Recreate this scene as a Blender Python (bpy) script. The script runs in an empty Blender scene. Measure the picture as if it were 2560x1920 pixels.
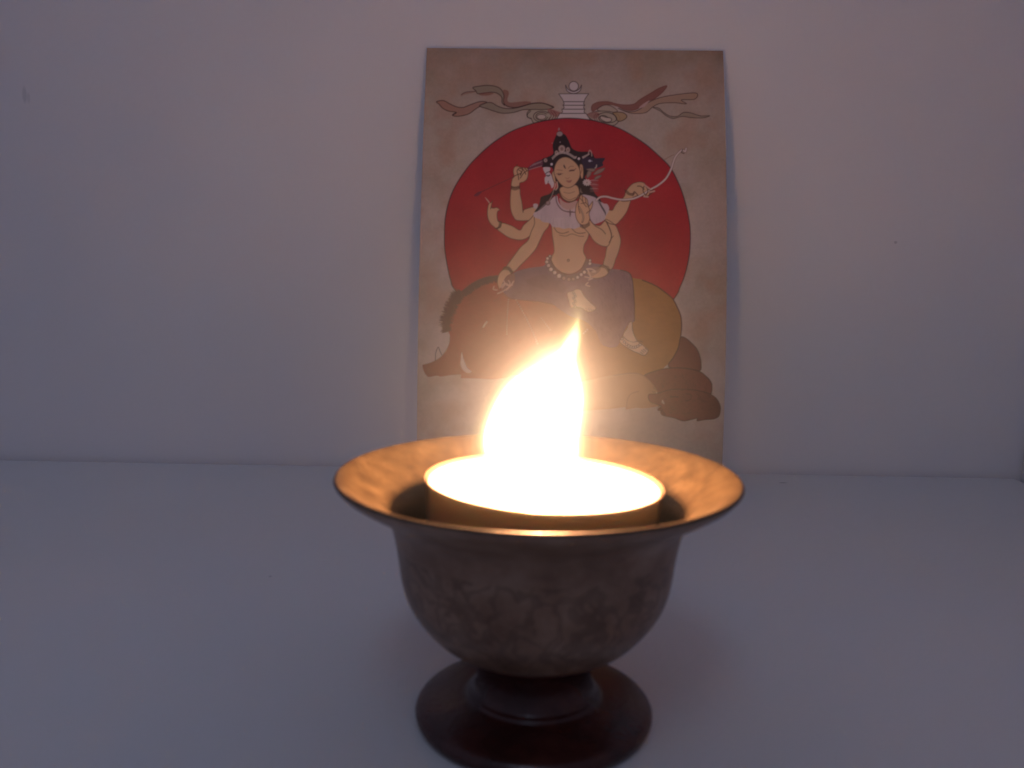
import bpy, bmesh, math, random
import numpy as np
from mathutils import Vector, Matrix

random.seed(7)
rng = np.random.default_rng(7)
SC = bpy.context.scene
COL = SC.collection
CM = 0.01                                   # everything below is laid out in centimetres

# ------------------------------------------------------------------ camera
H_CAM, PITCH, YAW, ROLL = 7.3, 7.8, 1.0, 0.8
cd = bpy.data.cameras.new('camera')
cam = bpy.data.objects.new('camera', cd)
COL.objects.link(cam)
p, y_, r_ = map(math.radians, (PITCH, YAW, ROLL))
fwd = Vector((-math.sin(y_) * math.cos(p), math.cos(y_) * math.cos(p), -math.sin(p)))
rt = Vector((math.cos(y_), math.sin(y_), 0))
up = rt.cross(fwd)
R_ = rt * math.cos(r_) + up * math.sin(r_)
U_ = up * math.cos(r_) - rt * math.sin(r_)
M = Matrix((R_, U_, -fwd)).transposed().to_4x4()
M.translation = Vector((0, 0, H_CAM * CM))
cam.matrix_world = M
cd.sensor_width = 36
cd.lens = 36 * 2100 / 2560
cd.clip_start = 0.005
cd.clip_end = 20
cd.dof.use_dof = True
cd.dof.focus_distance = 0.283
cd.dof.aperture_fstop = 26
SC.camera = cam

# ------------------------------------------------------------------ light
w = bpy.data.worlds.new('World')
SC.world = w
w.use_nodes = True
bg = w.node_tree.nodes['Background']
bg.inputs[0].default_value = (0.65, 0.68, 1.0, 1)        # dim blue evening room
bg.inputs[1].default_value = 0.105


def area(name, loc, target, size, power, color, spread=180):
    l = bpy.data.lights.new(name, 'AREA')
    l.shape = 'RECTANGLE'
    l.size, l.size_y = size[0] * CM, size[1] * CM
    l.energy = power
    l.color = color
    l.spread = math.radians(spread)
    o = bpy.data.objects.new(name, l)
    COL.objects.link(o)
    o.location = Vector(loc) * CM
    o.rotation_euler = (Vector(target) - Vector(loc)).to_track_quat('-Z', 'Y').to_euler()
    return o


area('window_light', (-6, -24, 56), (1, 21, 3), (13, 26), 0.034, (0.62, 0.72, 1.0), 80)

FL = Vector((0.30, 13.05, 5.0))
for nm, dz, dx, pw, rad in (('flame_light', -0.50, -0.1, 0.05, 0.18), ('flame_light', -0.05, -0.1, 0.15, 0.20), ('flame_light', 0.40, 0.0, 0.22, 0.18),
                            ('flame_light', 0.85, 0.12, 0.19, 0.13)):
    l = bpy.data.lights.new(nm, 'POINT')
    l.energy = pw * 0.72
    l.color = (1.0, 0.41, 0.18)
    l.shadow_soft_size = rad * CM
    o = bpy.data.objects.new(nm, l)
    COL.objects.link(o)
    o.location = (FL + Vector((dx, 0, dz))) * CM

SC.view_settings.view_transform = 'Standard'
SC.view_settings.look = 'None'
SC.view_settings.exposure = 0.78
SC.view_settings.gamma = 1
SC.view_settings.use_curve_mapping = False
SC.cycles.volume_bounces = 0
SC.cycles.volume_step_rate = 0.5

# ------------------------------------------------------------------ helpers


def tag(o, label=None, cat=None, kind=None):
    if label: o['label'] = label
    if cat: o['category'] = cat
    if kind: o['kind'] = kind
    return o


def mesh_obj(name, verts, faces, mat, parent=None, smooth=True, scale=CM):
    me = bpy.data.meshes.new(name)
    me.from_pydata([tuple(c * scale for c in v) for v in verts], [], faces)
    if smooth:
        me.polygons.foreach_set('use_smooth', [True] * len(me.polygons))
    me.update()
    if mat: me.materials.append(mat)
    o = bpy.data.objects.new(name, me)
    COL.objects.link(o)
    if parent: o.parent = parent
    return o


def lathe(prof, n=128, closed=False):
    """surface of revolution about z; prof = [(r, z)...]; r = 0 ends become a pole"""
    vs, fs, rings = [], [], []
    for r, z in prof:
        if r < 1e-6:
            rings.append([len(vs)]); vs.append((0, 0, z))
        else:
            base = len(vs)
            vs += [(r * math.cos(2 * math.pi * i / n), r * math.sin(2 * math.pi * i / n), z) for i in range(n)]
            rings.append(list(range(base, base + n)))
    prs = list(zip(rings[:-1], rings[1:]))
    if closed: prs.append((rings[-1], rings[0]))
    for a, b in prs:
        for i in range(n):
            j = (i + 1) % n
            if len(a) == 1 and len(b) == 1: continue
            if len(a) == 1: fs.append((a[0], b[j], b[i]))
            elif len(b) == 1: fs.append((a[i], a[j], b[0]))
            else: fs.append((a[i], a[j], b[j], b[i]))
    return vs, fs


def catmull(pts, closed=True, k=6):
    pts = np.asarray(pts, float)
    n = len(pts)
    if closed: P = [pts[(i) % n] for i in range(-1, n + 2)]
    else: P = [pts[0]] + list(pts) + [pts[-1]]
    out = []
    segs = n if closed else n - 1
    t = np.linspace(0, 1, k, endpoint=False)[:, None]
    for i in range(segs):
        a, b, c, d = P[i], P[i + 1], P[i + 2], P[i + 3]
        out.append(0.5 * (2 * b + (c - a) * t + (2 * a - 5 * b + 4 * c - d) * t ** 2 + (3 * b - a - 3 * c + d) * t ** 3))
    out = np.concatenate(out)
    if not closed: out = np.vstack([out, pts[-1]])
    return out


def new_mat(name):
    m = bpy.data.materials.new(name)
    m.use_nodes = True
    nt = m.node_tree
    return m, nt, nt.nodes['Principled BSDF']


def N(nt, typ, **kw):
    n = nt.nodes.new(typ)
    for k, v in kw.items():
        if hasattr(n, k): setattr(n, k, v)
        else: n.inputs[k.replace('_', ' ')].default_value = v
    return n


def ramp(nt, fac, stops):
    n = nt.nodes.new('ShaderNodeValToRGB')
    els = n.color_ramp.elements
    while len(els) < len(stops): els.new(0.5)
    for e, (pos, c) in zip(els, stops):
        e.position = pos
        e.color = (*c, 1) if len(c) == 3 else c
    nt.links.new(fac, n.inputs[0])
    return n.outputs[0]


def noise(nt, scale, detail=4, rough=0.55, coord='Object', dist=0.0, stretch=None):
    tc = nt.nodes.new('ShaderNodeTexCoord')
    src = tc.outputs[coord]
    if stretch:
        mp = nt.nodes.new('ShaderNodeMapping')
        mp.inputs['Scale'].default_value = stretch
        nt.links.new(src, mp.inputs[0]); src = mp.outputs[0]
    n = nt.nodes.new('ShaderNodeTexNoise')
    n.inputs['Scale'].default_value = scale
    n.inputs['Detail'].default_value = detail
    n.inputs['Roughness'].default_value = rough
    n.inputs['Distortion'].default_value = dist
    nt.links.new(src, n.inputs[0])
    return n.outputs[0]


def bump(nt, bsdf, hgt, strength=0.2, dist=0.001):
    b = nt.nodes.new('ShaderNodeBump')
    b.inputs['Strength'].default_value = strength
    b.inputs['Distance'].default_value = dist
    nt.links.new(hgt, b.inputs['Height'])
    nt.links.new(b.outputs[0], bsdf.inputs['Normal'])


def math_n(nt, op, a, b=None, clamp=False):
    n = nt.nodes.new('ShaderNodeMath'); n.operation = op; n.use_clamp = clamp
    for i, v in enumerate((a, b)):
        if v is None: continue
        if isinstance(v, (int, float)): n.inputs[i].default_value = v
        else: nt.links.new(v, n.inputs[i])
    return n.outputs[0]

# ------------------------------------------------------------------ setting materials


def painted(name, c0, c1, marks=(), rough=0.55, bs=0.08):
    m, nt, b = new_mat(name)
    big = noise(nt, 7, 3, 0.5)
    col = ramp(nt, big, [(0.30, c0), (0.70, c1)])
    fine = noise(nt, 260, 3, 0.6)
    for (mx, my, mz, sx, sy, sz, dark) in marks:       # small scuffs with a shape of their own
        tc = nt.nodes.new('ShaderNodeTexCoord')
        mp = nt.nodes.new('ShaderNodeMapping'); mp.vector_type = 'TEXTURE'
        mp.inputs['Location'].default_value = (mx * CM, my * CM, mz * CM)
        mp.inputs['Scale'].default_value = (sx * CM, sy * CM, sz * CM)
        nt.links.new(tc.outputs['Object'], mp.inputs[0])
        gd = nt.nodes.new('ShaderNodeTexGradient'); gd.gradient_type = 'SPHERICAL'
        nt.links.new(mp.outputs[0], gd.inputs[0])
        f = math_n(nt, 'MULTIPLY', gd.outputs['Fac'], 2.2, True)
        f2 = math_n(nt, 'MULTIPLY', f, dark)
        mx_ = nt.nodes.new('ShaderNodeMix'); mx_.data_type = 'RGBA'
        nt.links.new(f2, mx_.inputs[0]); nt.links.new(col, mx_.inputs[6])
        mx_.inputs[7].default_value = (0.10, 0.09, 0.12, 1)
        col = mx_.outputs[2]
    nt.links.new(col, b.inputs['Base Color'])
    b.inputs['Roughness'].default_value = rough
    b.inputs['Specular IOR Level'].default_value = 0.3
    bump(nt, b, fine, bs, 0.0006)
    return m


YW = 30.45
MARK1, MARK2 = (-17.9, 13.15), (13.0, 8.42)
M_WALL = painted('wall_paint', (0.76, 0.73, 0.74), (0.83, 0.80, 0.80),
                 [(MARK1[0], YW, MARK1[1], .10, .5, .34, .20), (MARK1[0] + .14, YW, MARK1[1] - .1, .07, .5, .22, .14), (MARK2[0], YW, MARK2[1], .07, .5, .06, .3)])
M_FLOOR = painted('shelf_paint', (0.72, 0.72, 0.72), (0.79, 0.78, 0.78),
                  [(9.05, 28.9, 0, .17, .07, .5, .6), (12.6, 29.3, 0, .07, .04, .5, .5), (7.6, 29.9, 0, .2, .08, .5, .3),
                   (-6, 19, 0, .05, .05, .5, .4)], rough=0.5)
M_GAP, nt, b = new_mat('joint_shadow')
b.inputs['Base Color'].default_value = (0.25, 0.24, 0.26, 1)
b.inputs['Roughness'].default_value = 0.9


def box(name, x0, x1, y0, y1, z0, z1, mat, parent=None, bevel=0.0):
    vs = [(x, y, z) for z in (z0, z1) for y in (y0, y1) for x in (x0, x1)]
    fs = [(0, 2, 3, 1), (4, 5, 7, 6), (0, 1, 5, 4), (2, 6, 7, 3), (0, 4, 6, 2), (1, 3, 7, 5)]
    o = mesh_obj(name, vs, fs, mat, parent, smooth=False)
    if bevel:
        bm = bmesh.new(); bm.from_mesh(o.data)
        bmesh.ops.bevel(bm, geom=bm.edges[:], offset=bevel * CM, segments=3, affect='EDGES', profile=0.5)
        bm.to_mesh(o.data); bm.free()
        o.data.polygons.foreach_set('use_smooth', [True] * len(o.data.polygons))
    return o


# shelf: its back edge stops just short of the wall, which leaves the thin dark joint
tag(box('shelf_floor', -60, 17.85, -60, YW - 0.20, -2.0, 0.0, M_FLOOR, bevel=0.12), kind='structure',
    label='pale painted shelf surface under the bowl')
tag(box('wall', -60, 24, YW, YW + 2, -2.2, 45, M_WALL), kind='structure', label='pale mauve painted wall behind the card')
tag(box('wall_right', 18.1, 20, -60, YW - 0.02, -2.2, 45, M_WALL, bevel=0.25), kind='structure', label='side wall at the far right edge')
# ------------------------------------------------------------------ the printed card
# The print is painted on a fine grid of vertex colours.  It is drawn in the print's own
# coordinates (a 790 x 1110 unit sheet), then laid on the leaning, slightly bowed card.
X0, Y0, X1, Y1 = 1036, 110, 1820, 1236
CW, CH = X1 - X0, Y1 - Y0
canvas = np.zeros((CH, CW, 3))
YY, XX = np.mgrid[0:CH, 0:CW]
XX = XX + X0 + 0.5
YY = YY + Y0 + 0.5


def vnoise(cell, seed, octaves=3, ax=1.0, ay=1.0):
    g = np.random.default_rng(seed)
    out = np.zeros((CH, CW)); amp = 1; tot = 0
    for o_ in range(octaves):
        cx, cy = cell * ax / 2 ** o_, cell * ay / 2 ** o_
        nx, ny = int(CW / cx) + 3, int(CH / cy) + 3
        G = g.random((ny, nx))
        fx = (XX - X0) / cx; fy = (YY - Y0) / cy
        ix, iy = fx.astype(int), fy.astype(int)
        tx, ty = fx - ix, fy - iy
        tx = tx * tx * (3 - 2 * tx); ty = ty * ty * (3 - 2 * ty)
        v = (G[iy, ix] * (1 - tx) + G[iy, ix + 1] * tx) * (1 - ty) + (G[iy + 1, ix] * (1 - tx) + G[iy + 1, ix + 1] * tx) * ty
        out += amp * v; tot += amp; amp *= 0.6
    return out / tot


CROPS = {'A': (1000, 80, .4069), 'B': (1000, 600, .4069), 'C': (1150, 300, .27125), 'D': (1040, 180, .18083),
         'E': (1420, 180, .18083), 'F': (1320, 300, .1085), 'G': (1180, 400, .1085), 'H': (1400, 440, .14467),
         'I': (1200, 600, .18083), 'J': (1040, 680, .18079), 'K': (1480, 700, .23514), 'S': (0, 0, 1)}


def Pt(c, *pts):
    ox, oy, s = CROPS[c]
    return np.array([(ox + x * s, oy + y * s) for x, y in pts])


def bbox(pts, pad):
    x0 = max(0, int(pts[:, 0].min() - X0 - pad)); x1 = min(CW, int(pts[:, 0].max() - X0 + pad) + 2)
    y0 = max(0, int(pts[:, 1].min() - Y0 - pad)); y1 = min(CH, int(pts[:, 1].max() - Y0 + pad) + 2)
    return x0, x1, y0, y1


def blend(sl, cov, col):
    cur = canvas[sl]
    col = np.asarray(col, float)
    if col.ndim == 3: col = col[sl]
    canvas[sl] = cur * (1 - cov[..., None]) + col * cov[..., None]


def inside(pts, gx, gy):
    acc = np.zeros(gx.shape, bool)
    n = len(pts)
    for i in range(n):
        xa, ya = pts[i]; xb, yb = pts[(i + 1) % n]
        if ya == yb: continue
        cond = (ya > gy) != (yb > gy)
        acc ^= cond & (gx < (xb - xa) * (gy - ya) / (yb - ya) + xa)
    return acc


def mask_of(pts):
    x0, x1, y0, y1 = bbox(pts, 2)
    if x1 <= x0 or y1 <= y0: return None, None
    sl = (slice(y0, y1), slice(x0, x1))
    cov = np.zeros((y1 - y0, x1 - x0))
    for dx, dy in ((-.33, -.12), (.12, -.33), (.33, .12), (-.12, .33)):
        cov += inside(pts, XX[sl] + dx, YY[sl] + dy)
    return sl, cov / 4


def fill(pts, col, smooth=True, alpha=1.0, line=None, lw=1.4, la=0.85):
    q = catmull(pts) if smooth else np.asarray(pts)
    sl, cov = mask_of(q)
    if sl is not None: blend(sl, cov * alpha, col)
    if line is not None: stroke(np.vstack([q, q[:1]]), line, lw, la, smooth=False)
    return q


def stroke(pts, col, width=1.4, alpha=1.0, smooth=True, taper=False):
    width = width * 1.2 + .6 if width < 3.5 else width
    q = catmull(pts, closed=False) if smooth else np.asarray(pts)
    x0, x1, y0, y1 = bbox(q, width + 2)
    if x1 <= x0 or y1 <= y0: return
    sl = (slice(y0, y1), slice(x0, x1))
    cov = np.zeros((y1 - y0, x1 - x0))
    n = len(q) - 1
    for i in range(n):
        a, b = q[i], q[i + 1]
        d = b - a; L2 = d @ d
        if L2 < 1e-9: continue
        wd = width
        if taper: wd = width * max(0.25, math.sin(math.pi * (i + .5) / n))
        bx0, bx1, by0, by1 = bbox(np.array([a, b]), wd + 2)
        if bx1 <= bx0 or by1 <= by0: continue
        s2 = (slice(by0, by1), slice(bx0, bx1))
        gx, gy = XX[s2] - a[0], YY[s2] - a[1]
        t = np.clip((gx * d[0] + gy * d[1]) / L2, 0, 1)
        dist = np.hypot(gx - t * d[0], gy - t * d[1])
        c = np.clip(wd / 2 - dist + .5, 0, 1) * min(1, wd)
        l2 = (slice(by0 - y0, by1 - y0), slice(bx0 - x0, bx1 - x0))
        cov[l2] = np.maximum(cov[l2], c)
    blend(sl, cov * alpha, col)


def dot(c, x, y, r, col, line=None, ry=None, lw=1.0, alpha=1.0):
    ox, oy, s = CROPS[c]
    ry = ry or r
    pts = np.array([(ox + (x + r * math.cos(a)) * s, oy + (y + ry * math.sin(a)) * s) for a in np.linspace(0, 2 * math.pi, 14, endpoint=False)])
    fill(pts, col, line=line, lw=lw, alpha=alpha)


INK = (.04, .016, .014)
# parchment
n1, n2, n3 = vnoise(150, 1, 4), vnoise(60, 2, 3), vnoise(5, 3, 2)
base = np.array([.46, .375, .30])
warm = np.array([.33, .21, .13])
pale = np.array([.57, .47, .41])
t = np.clip((n1 - .38) * 3.4, 0, 1)[..., None]
canvas[:] = base * (1 - t) + pale * t
edge = np.clip(1 - (YY - Y0) / 190, 0, 1) ** 1.3 * .8 + np.clip((XX - 1700) / 110, 0, 1) * .35 + np.clip((1110 - XX) / 90, 0, 1) * .12
t = np.clip(edge * (.6 + .8 * n2), 0, 1)[..., None]
canvas[:] = canvas * (1 - t) + warm * t
t = np.clip((vnoise(80, 9, 3) - .52) * 4, 0, 1)[..., None] * .6
canvas[:] = canvas * (1 - t) + np.array([.45, .28, .19]) * t
canvas *= (1 + (n3[..., None] - .5) * .13)

# ribbons
OL, BR, RB = (.28, .24, .165), (.38, .18, .12), (.24, .055, .035)
LINE = (.06, .022, .016)
f = lambda c, pts, col, **k: fill(Pt(c, *pts), col, **k)
s_ = lambda c, pts, col=INK, w=1.3, a=.9, **k: stroke(Pt(c, *pts), col, w, a, **k)
f('D', [(285, 410), (380, 395), (470, 440), (560, 480), (650, 490), (760, 450), (880, 410), (980, 415), (930, 450), (830, 510), (730, 580), (590, 612), (510, 600),
        (560, 560), (450, 540), (370, 500), (320, 445)], BR, alpha=.75, line=LINE)
f('D', [(880, 470), (960, 430), (1050, 425), (1130, 470), (1220, 500), (1330, 505), (1460, 480), (1600, 435), (1750, 430), (1860, 460), (1910, 490), (1800, 520),
        (1650, 525), (1500, 520), (1350, 560), (1200, 570), (1080, 540), (980, 505)], OL, alpha=.75, line=LINE)
f('D', [(790, 215), (880, 195), (1000, 185), (1110, 200), (1180, 240), (1220, 320), (1215, 400), (1230, 460), (1195, 420), (1190, 350), (1130, 295), (1050, 280),
        (960, 290), (860, 300), (830, 260)], OL, alpha=.75, line=LINE)
f('D', [(1210, 250), (1270, 255), (1290, 300), (1270, 380), (1310, 420), (1500, 405), (1600, 420), (1450, 480), (1330, 490), (1240, 460), (1215, 400), (1225, 330)],
  RB, alpha=.62)
s_('D', [(1220, 440), (1270, 475), (1370, 492), (1500, 465), (1640, 432), (1780, 435), (1910, 492)], LINE, 1.5)
f('D', [(880, 300), (980, 280), (1080, 295), (1000, 325), (900, 325)], RB, alpha=.6)
f('D', [(620, 335), (650, 290), (740, 270), (840, 265), (780, 290), (680, 310)], RB, alpha=.45)
s_('D', [(630, 310), (700, 275), (830, 268)], LINE, 1, .7)
s_('D', [(560, 560), (510, 585), (510, 605)], LINE, 1.2)
f('E', [(330, 500), (350, 450), (430, 415), (560, 410), (680, 440), (800, 455), (920, 440), (1000, 380), (1150, 290), (1260, 225), (1370, 190), (1320, 270), (1200, 370),
        (1090, 410), (1000, 490), (900, 530), (780, 520), (680, 470), (560, 450), (440, 490), (350, 545)], RB, alpha=.78, line=(.2, .06, .04), lw=1.1)
f('E', [(700, 500), (800, 540), (920, 545), (1020, 500), (1120, 420), (1260, 360), (1450, 320), (1770, 290), (1755, 375), (1570, 385), (1640, 440), (1480, 425), (1280, 435),
        (1180, 480), (1090, 555), (980, 575), (860, 565), (760, 530)], (.42, .26, .16), alpha=.7, line=LINE, lw=1.1)
f('E', [(985, 495), (1060, 430), (1130, 395), (1060, 480)], (.56, .38, .33), alpha=.9)
f('E', [(1180, 490), (1260, 500), (1330, 560), (1420, 610), (1520, 610), (1600, 560), (1700, 565), (1830, 605), (1960, 605), (1860, 635), (1700, 630), (1580, 615),
        (1460, 642), (1370, 610), (1280, 540)], OL, alpha=.6, line=LINE, lw=1)
f('E', [(410, 520), (500, 460), (600, 470), (690, 540), (600, 560), (480, 545)], (.45, .36, .27), alpha=.9, line=LINE, lw=1)

# cloud scrolls and stupa
CL = (.43, .37, .28)
for side in (0, 1):
    if side == 0:
        f('D', [(1545, 560), (1600, 520), (1720, 520), (1850, 520), (1950, 560), (2020, 600), (1950, 650), (1780, 670), (1640, 705), (1600, 650), (1545, 620)], CL, line=INK, lw=1.2)
        f('D', [(1820, 515), (1900, 520), (2040, 580), (1950, 620), (1880, 590)], (.36, .14, .12), alpha=.8)
        for rr in (1.0, .72):
            s_('D', [(1745 + 115 * rr * math.cos(a), 615 + 75 * rr * math.sin(a)) for a in np.linspace(.2, 5.6, 12)], INK, 1.2)
        dot('D', 1740, 620, 62, (.58, .48, .42), INK, ry=34)
        s_('D', [(1590, 540), (1545, 590), (1560, 630), (1600, 640)], INK, 1.2)
        for k in range(3): s_('D', [(1830 + 40 * k, 545), (1875 + 35 * k, 600), (1850 + 35 * k, 650)], (.2, .05, .05), 1.6, .8)
    else:
        f('E', [(270, 590), (380, 550), (500, 540), (640, 560), (720, 620), (700, 690), (630, 740), (500, 720), (380, 680), (310, 640)], CL, line=INK, lw=1.2)
        f('E', [(630, 560), (760, 560), (820, 610), (780, 660), (700, 680), (660, 610)], (.42, .28, .13), alpha=.8, line=LINE)
        f('E', [(270, 585), (380, 550), (440, 580), (400, 640), (340, 640)], (.33, .15, .12), alpha=.8)
        f('E', [(460, 610), (530, 625), (600, 640), (600, 680), (530, 690), (460, 650)], (.60, .50, .42), line=INK)
        s_('E', [(560, 630), (500, 600), (440, 620), (450, 670), (540, 700), (640, 690), (680, 640), (620, 580), (520, 560), (420, 590)], INK, 1.2)
        for k in range(3): s_('E', [(395 + 28 * k, 575), (365 + 28 * k, 620), (385 + 28 * k, 670)], (.2, .05, .05), 1.4, .7)
WH = (.66, .58, .56)
ST = lambda pts, **k: f('A', pts, WH, smooth=False, line=INK, lw=1.1, **k)
ST([(985, 500), (1145, 500), (1172, 540), (962, 540)])
for (l, r, a, b) in ((993, 1142, 474, 500), (1003, 1139, 450, 474), (1003, 1139, 428, 450)):
    ST([(l, b), (l + 9, b - 9), (l + 4, a), (r - 4, a), (r - 9, b - 9), (r, b)])
ST([(978, 380), (1162, 379), (1140, 410), (1134, 428), (1008, 428), (1000, 412)])
f('A', [(1020, 326), (1035, 352), (1069, 366), (1103, 352), (1118, 326), (1108, 362), (1069, 378), (1030, 362)], WH, line=INK, lw=1.2)
dot('A', 1070, 333, 29, WH, INK, lw=1.3)

# red disc
red = np.empty((CH, CW, 3))
rn = vnoise(120, 21, 3)[..., None]
red[:] = np.array([.33, .012, .022]) * (1 - rn) + np.array([.50, .028, .04]) * rn
red *= (1 + (vnoise(4, 22, 2)[..., None] - .5) * .12)
disc = Pt('S', (1418, 295.5), (1375, 300), (1334, 308.6), (1287, 325), (1251, 345), (1221, 367), (1185, 401), (1160.6, 431), (1140, 463), (1127, 491), (1118, 521), (1113, 551), (1111.5, 587), (1112, 617.6), (1117, 654), (1127, 700), (1144, 732), (1250, 850),
          (1418, 900), (1600, 860), (1685, 748), (1701, 717), (1713.5, 684), (1723, 642), (1726, 605), (1725.5, 569), (1720, 533), (1710, 494), (1697, 458), (1677, 420), (1650, 391.5), (1611, 358), (1557, 325), (1514.5, 309), (1470, 299))
fill(disc, red, line=(.05, .012, .02), lw=2.0)

# boar body
boar = np.empty((CH, CW, 3))
gx = np.clip((XX - 1100) / 480, 0, 1)[..., None]
c_head, c_mid, c_rear = np.array([.30, .036, .034]), np.array([.33, .075, .045]), np.array([.38, .17, .045])
boar[:] = np.where(gx < .4, c_head + (c_mid - c_head) * gx / .4, c_mid + (c_rear - c_mid) * (gx - .4) / .6)
bn = vnoise(70, 31, 3)[..., None]
boar *= .85 + .35 * bn
fur = vnoise(7, 33, 2, 2.2, .6)[..., None]
boar *= .94 + .12 * fur
snout = np.clip((1140 - XX) / 90, 0, 1)[..., None] * np.clip((YY - 860) / 40, 0, 1)[..., None]
boar = boar * (1 - snout * .75) + np.array([.12, .045, .042]) * snout * .75
body = np.vstack([Pt('J', (92, 1290), (150, 1272), (230, 1245), (300, 1210), (360, 1160), (420, 1090), (455, 1010), (472, 940), (465, 860), (440, 800), (425, 700), (450, 560),
                     (490, 440), (560, 330), (640, 260), (740, 190), (850, 120), (980, 72), (1130, 55)),
                  Pt('K', (-200, -20), (200, -60), (450, -20), (540, 0), (680, 60), (780, 130), (860, 200), (910, 290), (945, 380), (955, 480), (945, 600), (920, 720), (870, 820), (820, 890),
                     (760, 940), (600, 1100), (400, 1250), (0, 1330), (-300, 1250)),
                  Pt('J', (1500, 1440), (1200, 1470), (1050, 1480), (900, 1475), (700, 1470), (625, 1465), (620, 1420), (500, 1425), (350, 1445), (290, 1435), (190, 1450), (160, 1445), (115, 1385))])
fill(body, boar)
s_('K', [(540, 0), (680, 60), (780, 130), (860, 200), (910, 290), (945, 380), (955, 480), (945, 600), (920, 720), (870, 820), (820, 890)], (.10, .035, .02), 2.2, .9)
s_('J', [(92, 1290), (230, 1245), (360, 1160), (455, 1010), (472, 900)], (.16, .06, .05), 1.2, .7)
# mane: a dark crest of many short hairs
crest = Pt('J', (440, 800), (420, 690), (455, 560), (500, 450), (560, 350), (640, 270), (740, 195), (850, 125), (980, 75), (1130, 52))
cq = catmull(crest, closed=False, k=26)
for i, q in enumerate(cq):
    u = i / len(cq)
    tg = cq[min(i + 1, len(cq) - 1)] - cq[max(i - 1, 0)]
    tg /= np.hypot(*tg) + 1e-9
    nrm = np.array([tg[1], -tg[0]])                       # outwards
    for k in range(5 if u > .55 else 3):
        ln = random.uniform(2, 20) * (1.15 if u < .55 else .35)
        ins = random.uniform(2, 19 if u > .1 else 12)
        a = q - nrm * -1 * 0 + nrm * -ins + tg * random.uniform(-3, 3)
        back = -tg * ln * random.uniform(.3, .9)
        b = q + nrm * ln * (.85 if u < .55 else .3) + back * .4
        stroke(np.array([a, (a + b) / 2 + back * .12, b]), (.09, .035, .04), random.uniform(1.4, 2.4), random.uniform(.5, .95), taper=True)
# thin fur over the flanks
for _ in range(520):
    x, y = random.uniform(1130, 1690), random.uniform(700, 960)
    if not (0 <= x - X0 < CW): continue
    a = random.uniform(.5, 1.3)
    L = random.uniform(4, 9)
    if inside(catmull(body)[::4], np.array([[x]]), np.array([[y]]))[0, 0]:
        stroke(np.array([(x, y), (x + L * math.cos(a), y + L * math.sin(a))]), (.30, .12, .07), .8, .22, smooth=False)
f('J', [(635, 1110), (660, 1200), (710, 1320), (772, 1375), (730, 1397), (670, 1370), (625, 1300), (622, 1220)], (.68, .52, .46))
s_('J', [(268, 1222), (275, 1120), (308, 1040), (335, 1100), (358, 1145)], INK, 1.3, .85)
s_('J', [(935, 760), (960, 720), (985, 690)], (.74, .52, .45), 3.2, .9)
s_('J', [(890, 840), (920, 770), (960, 710), (1010, 680)], (.25, .09, .07), 1.2, .5)
s_('J', [(1180, 300), (1240, 320), (1350, 360), (1500, 375), (1700, 385)], (.25, .08, .07), 1.3, .55)
s_('J', [(1080, 410), (1180, 340), (1240, 300)], (.25, .08, .07), 1.3, .55)

# the heap of small boars lying behind it
pb = np.empty((CH, CW, 3))
pb[:] = np.array([.17, .042, .035])
pb *= .8 + .45 * vnoise(45, 41, 3)[..., None]
pb *= .93 + .14 * vnoise(5, 42, 2, 1.6, .7)[..., None]
DK = (.045, .012, .012)
f('K', [(945, 610), (1000, 620), (1070, 680), (1120, 740), (1150, 820), (1160, 890), (1145, 965), (1000, 950), (850, 940), (815, 900), (870, 820), (920, 720)], pb, line=DK, lw=1.6)
f('K', [(560, 1020), (700, 960), (850, 935), (1000, 940), (1140, 970), (1220, 1030), (1262, 1080), (1275, 1130), (1262, 1215), (1190, 1210), (1050, 1190), (900, 1180), (780, 1200),
        (700, 1210), (630, 1110)], pb, line=DK, lw=1.8)
och = np.empty((CH, CW, 3))
och[:] = np.array([.44, .235, .115])
och *= .85 + .3 * vnoise(60, 43, 3)[..., None]
f('K', [(-300, 1150), (0, 1060), (230, 1010), (430, 990), (540, 1010), (640, 1090), (700, 1200), (625, 1225), (620, 1290), (720, 1335), (560, 1365), (480, 1360), (370, 1375), (350, 1355),
        (200, 1370), (80, 1380), (-300, 1385)], och)
s_('K', [(230, 1015), (430, 990), (540, 1012), (640, 1090), (690, 1170)], (.2, .08, .05), 1.3, .6)
s_('K', [(370, 1360), (385, 1260), (430, 1205), (500, 1185)], (.2, .08, .05), 1.3, .5)
f('K', [(620, 1290), (608, 1220), (700, 1205), (850, 1165), (1050, 1165), (1190, 1190), (1270, 1220), (1330, 1270), (1365, 1350), (1352, 1440), (1300, 1475), (1200, 1485), (1120, 1497),
        (1112, 1472), (980, 1498), (870, 1465), (760, 1440), (733, 1405), (745, 1395), (703, 1380), (735, 1345), (700, 1325)], pb, line=DK, lw=1.4)
dk2 = np.clip((XX - 1740) / 60, 0, 1)
q = catmull(Pt('K', (1060, 1170), (1190, 1190), (1270, 1220), (1330, 1270), (1365, 1350), (1352, 1440), (1300, 1475), (1200, 1485), (1130, 1480), (1110, 1350)))
sl, cov = mask_of(q); blend(sl, cov * .6 * dk2[sl], DK)
f('K', [(752, 1275), (770, 1300), (772, 1322), (745, 1300)], (.62, .48, .42))
dot('K', 690, 1198, 7, (.6, .45, .35))
s_('K', [(840, 1245), (880, 1240), (920, 1245)], DK, 2.4, .8)
s_('K', [(1000, 1210), (1050, 1220), (1050, 1270), (1000, 1285)], DK, 1.4, .6)
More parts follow.
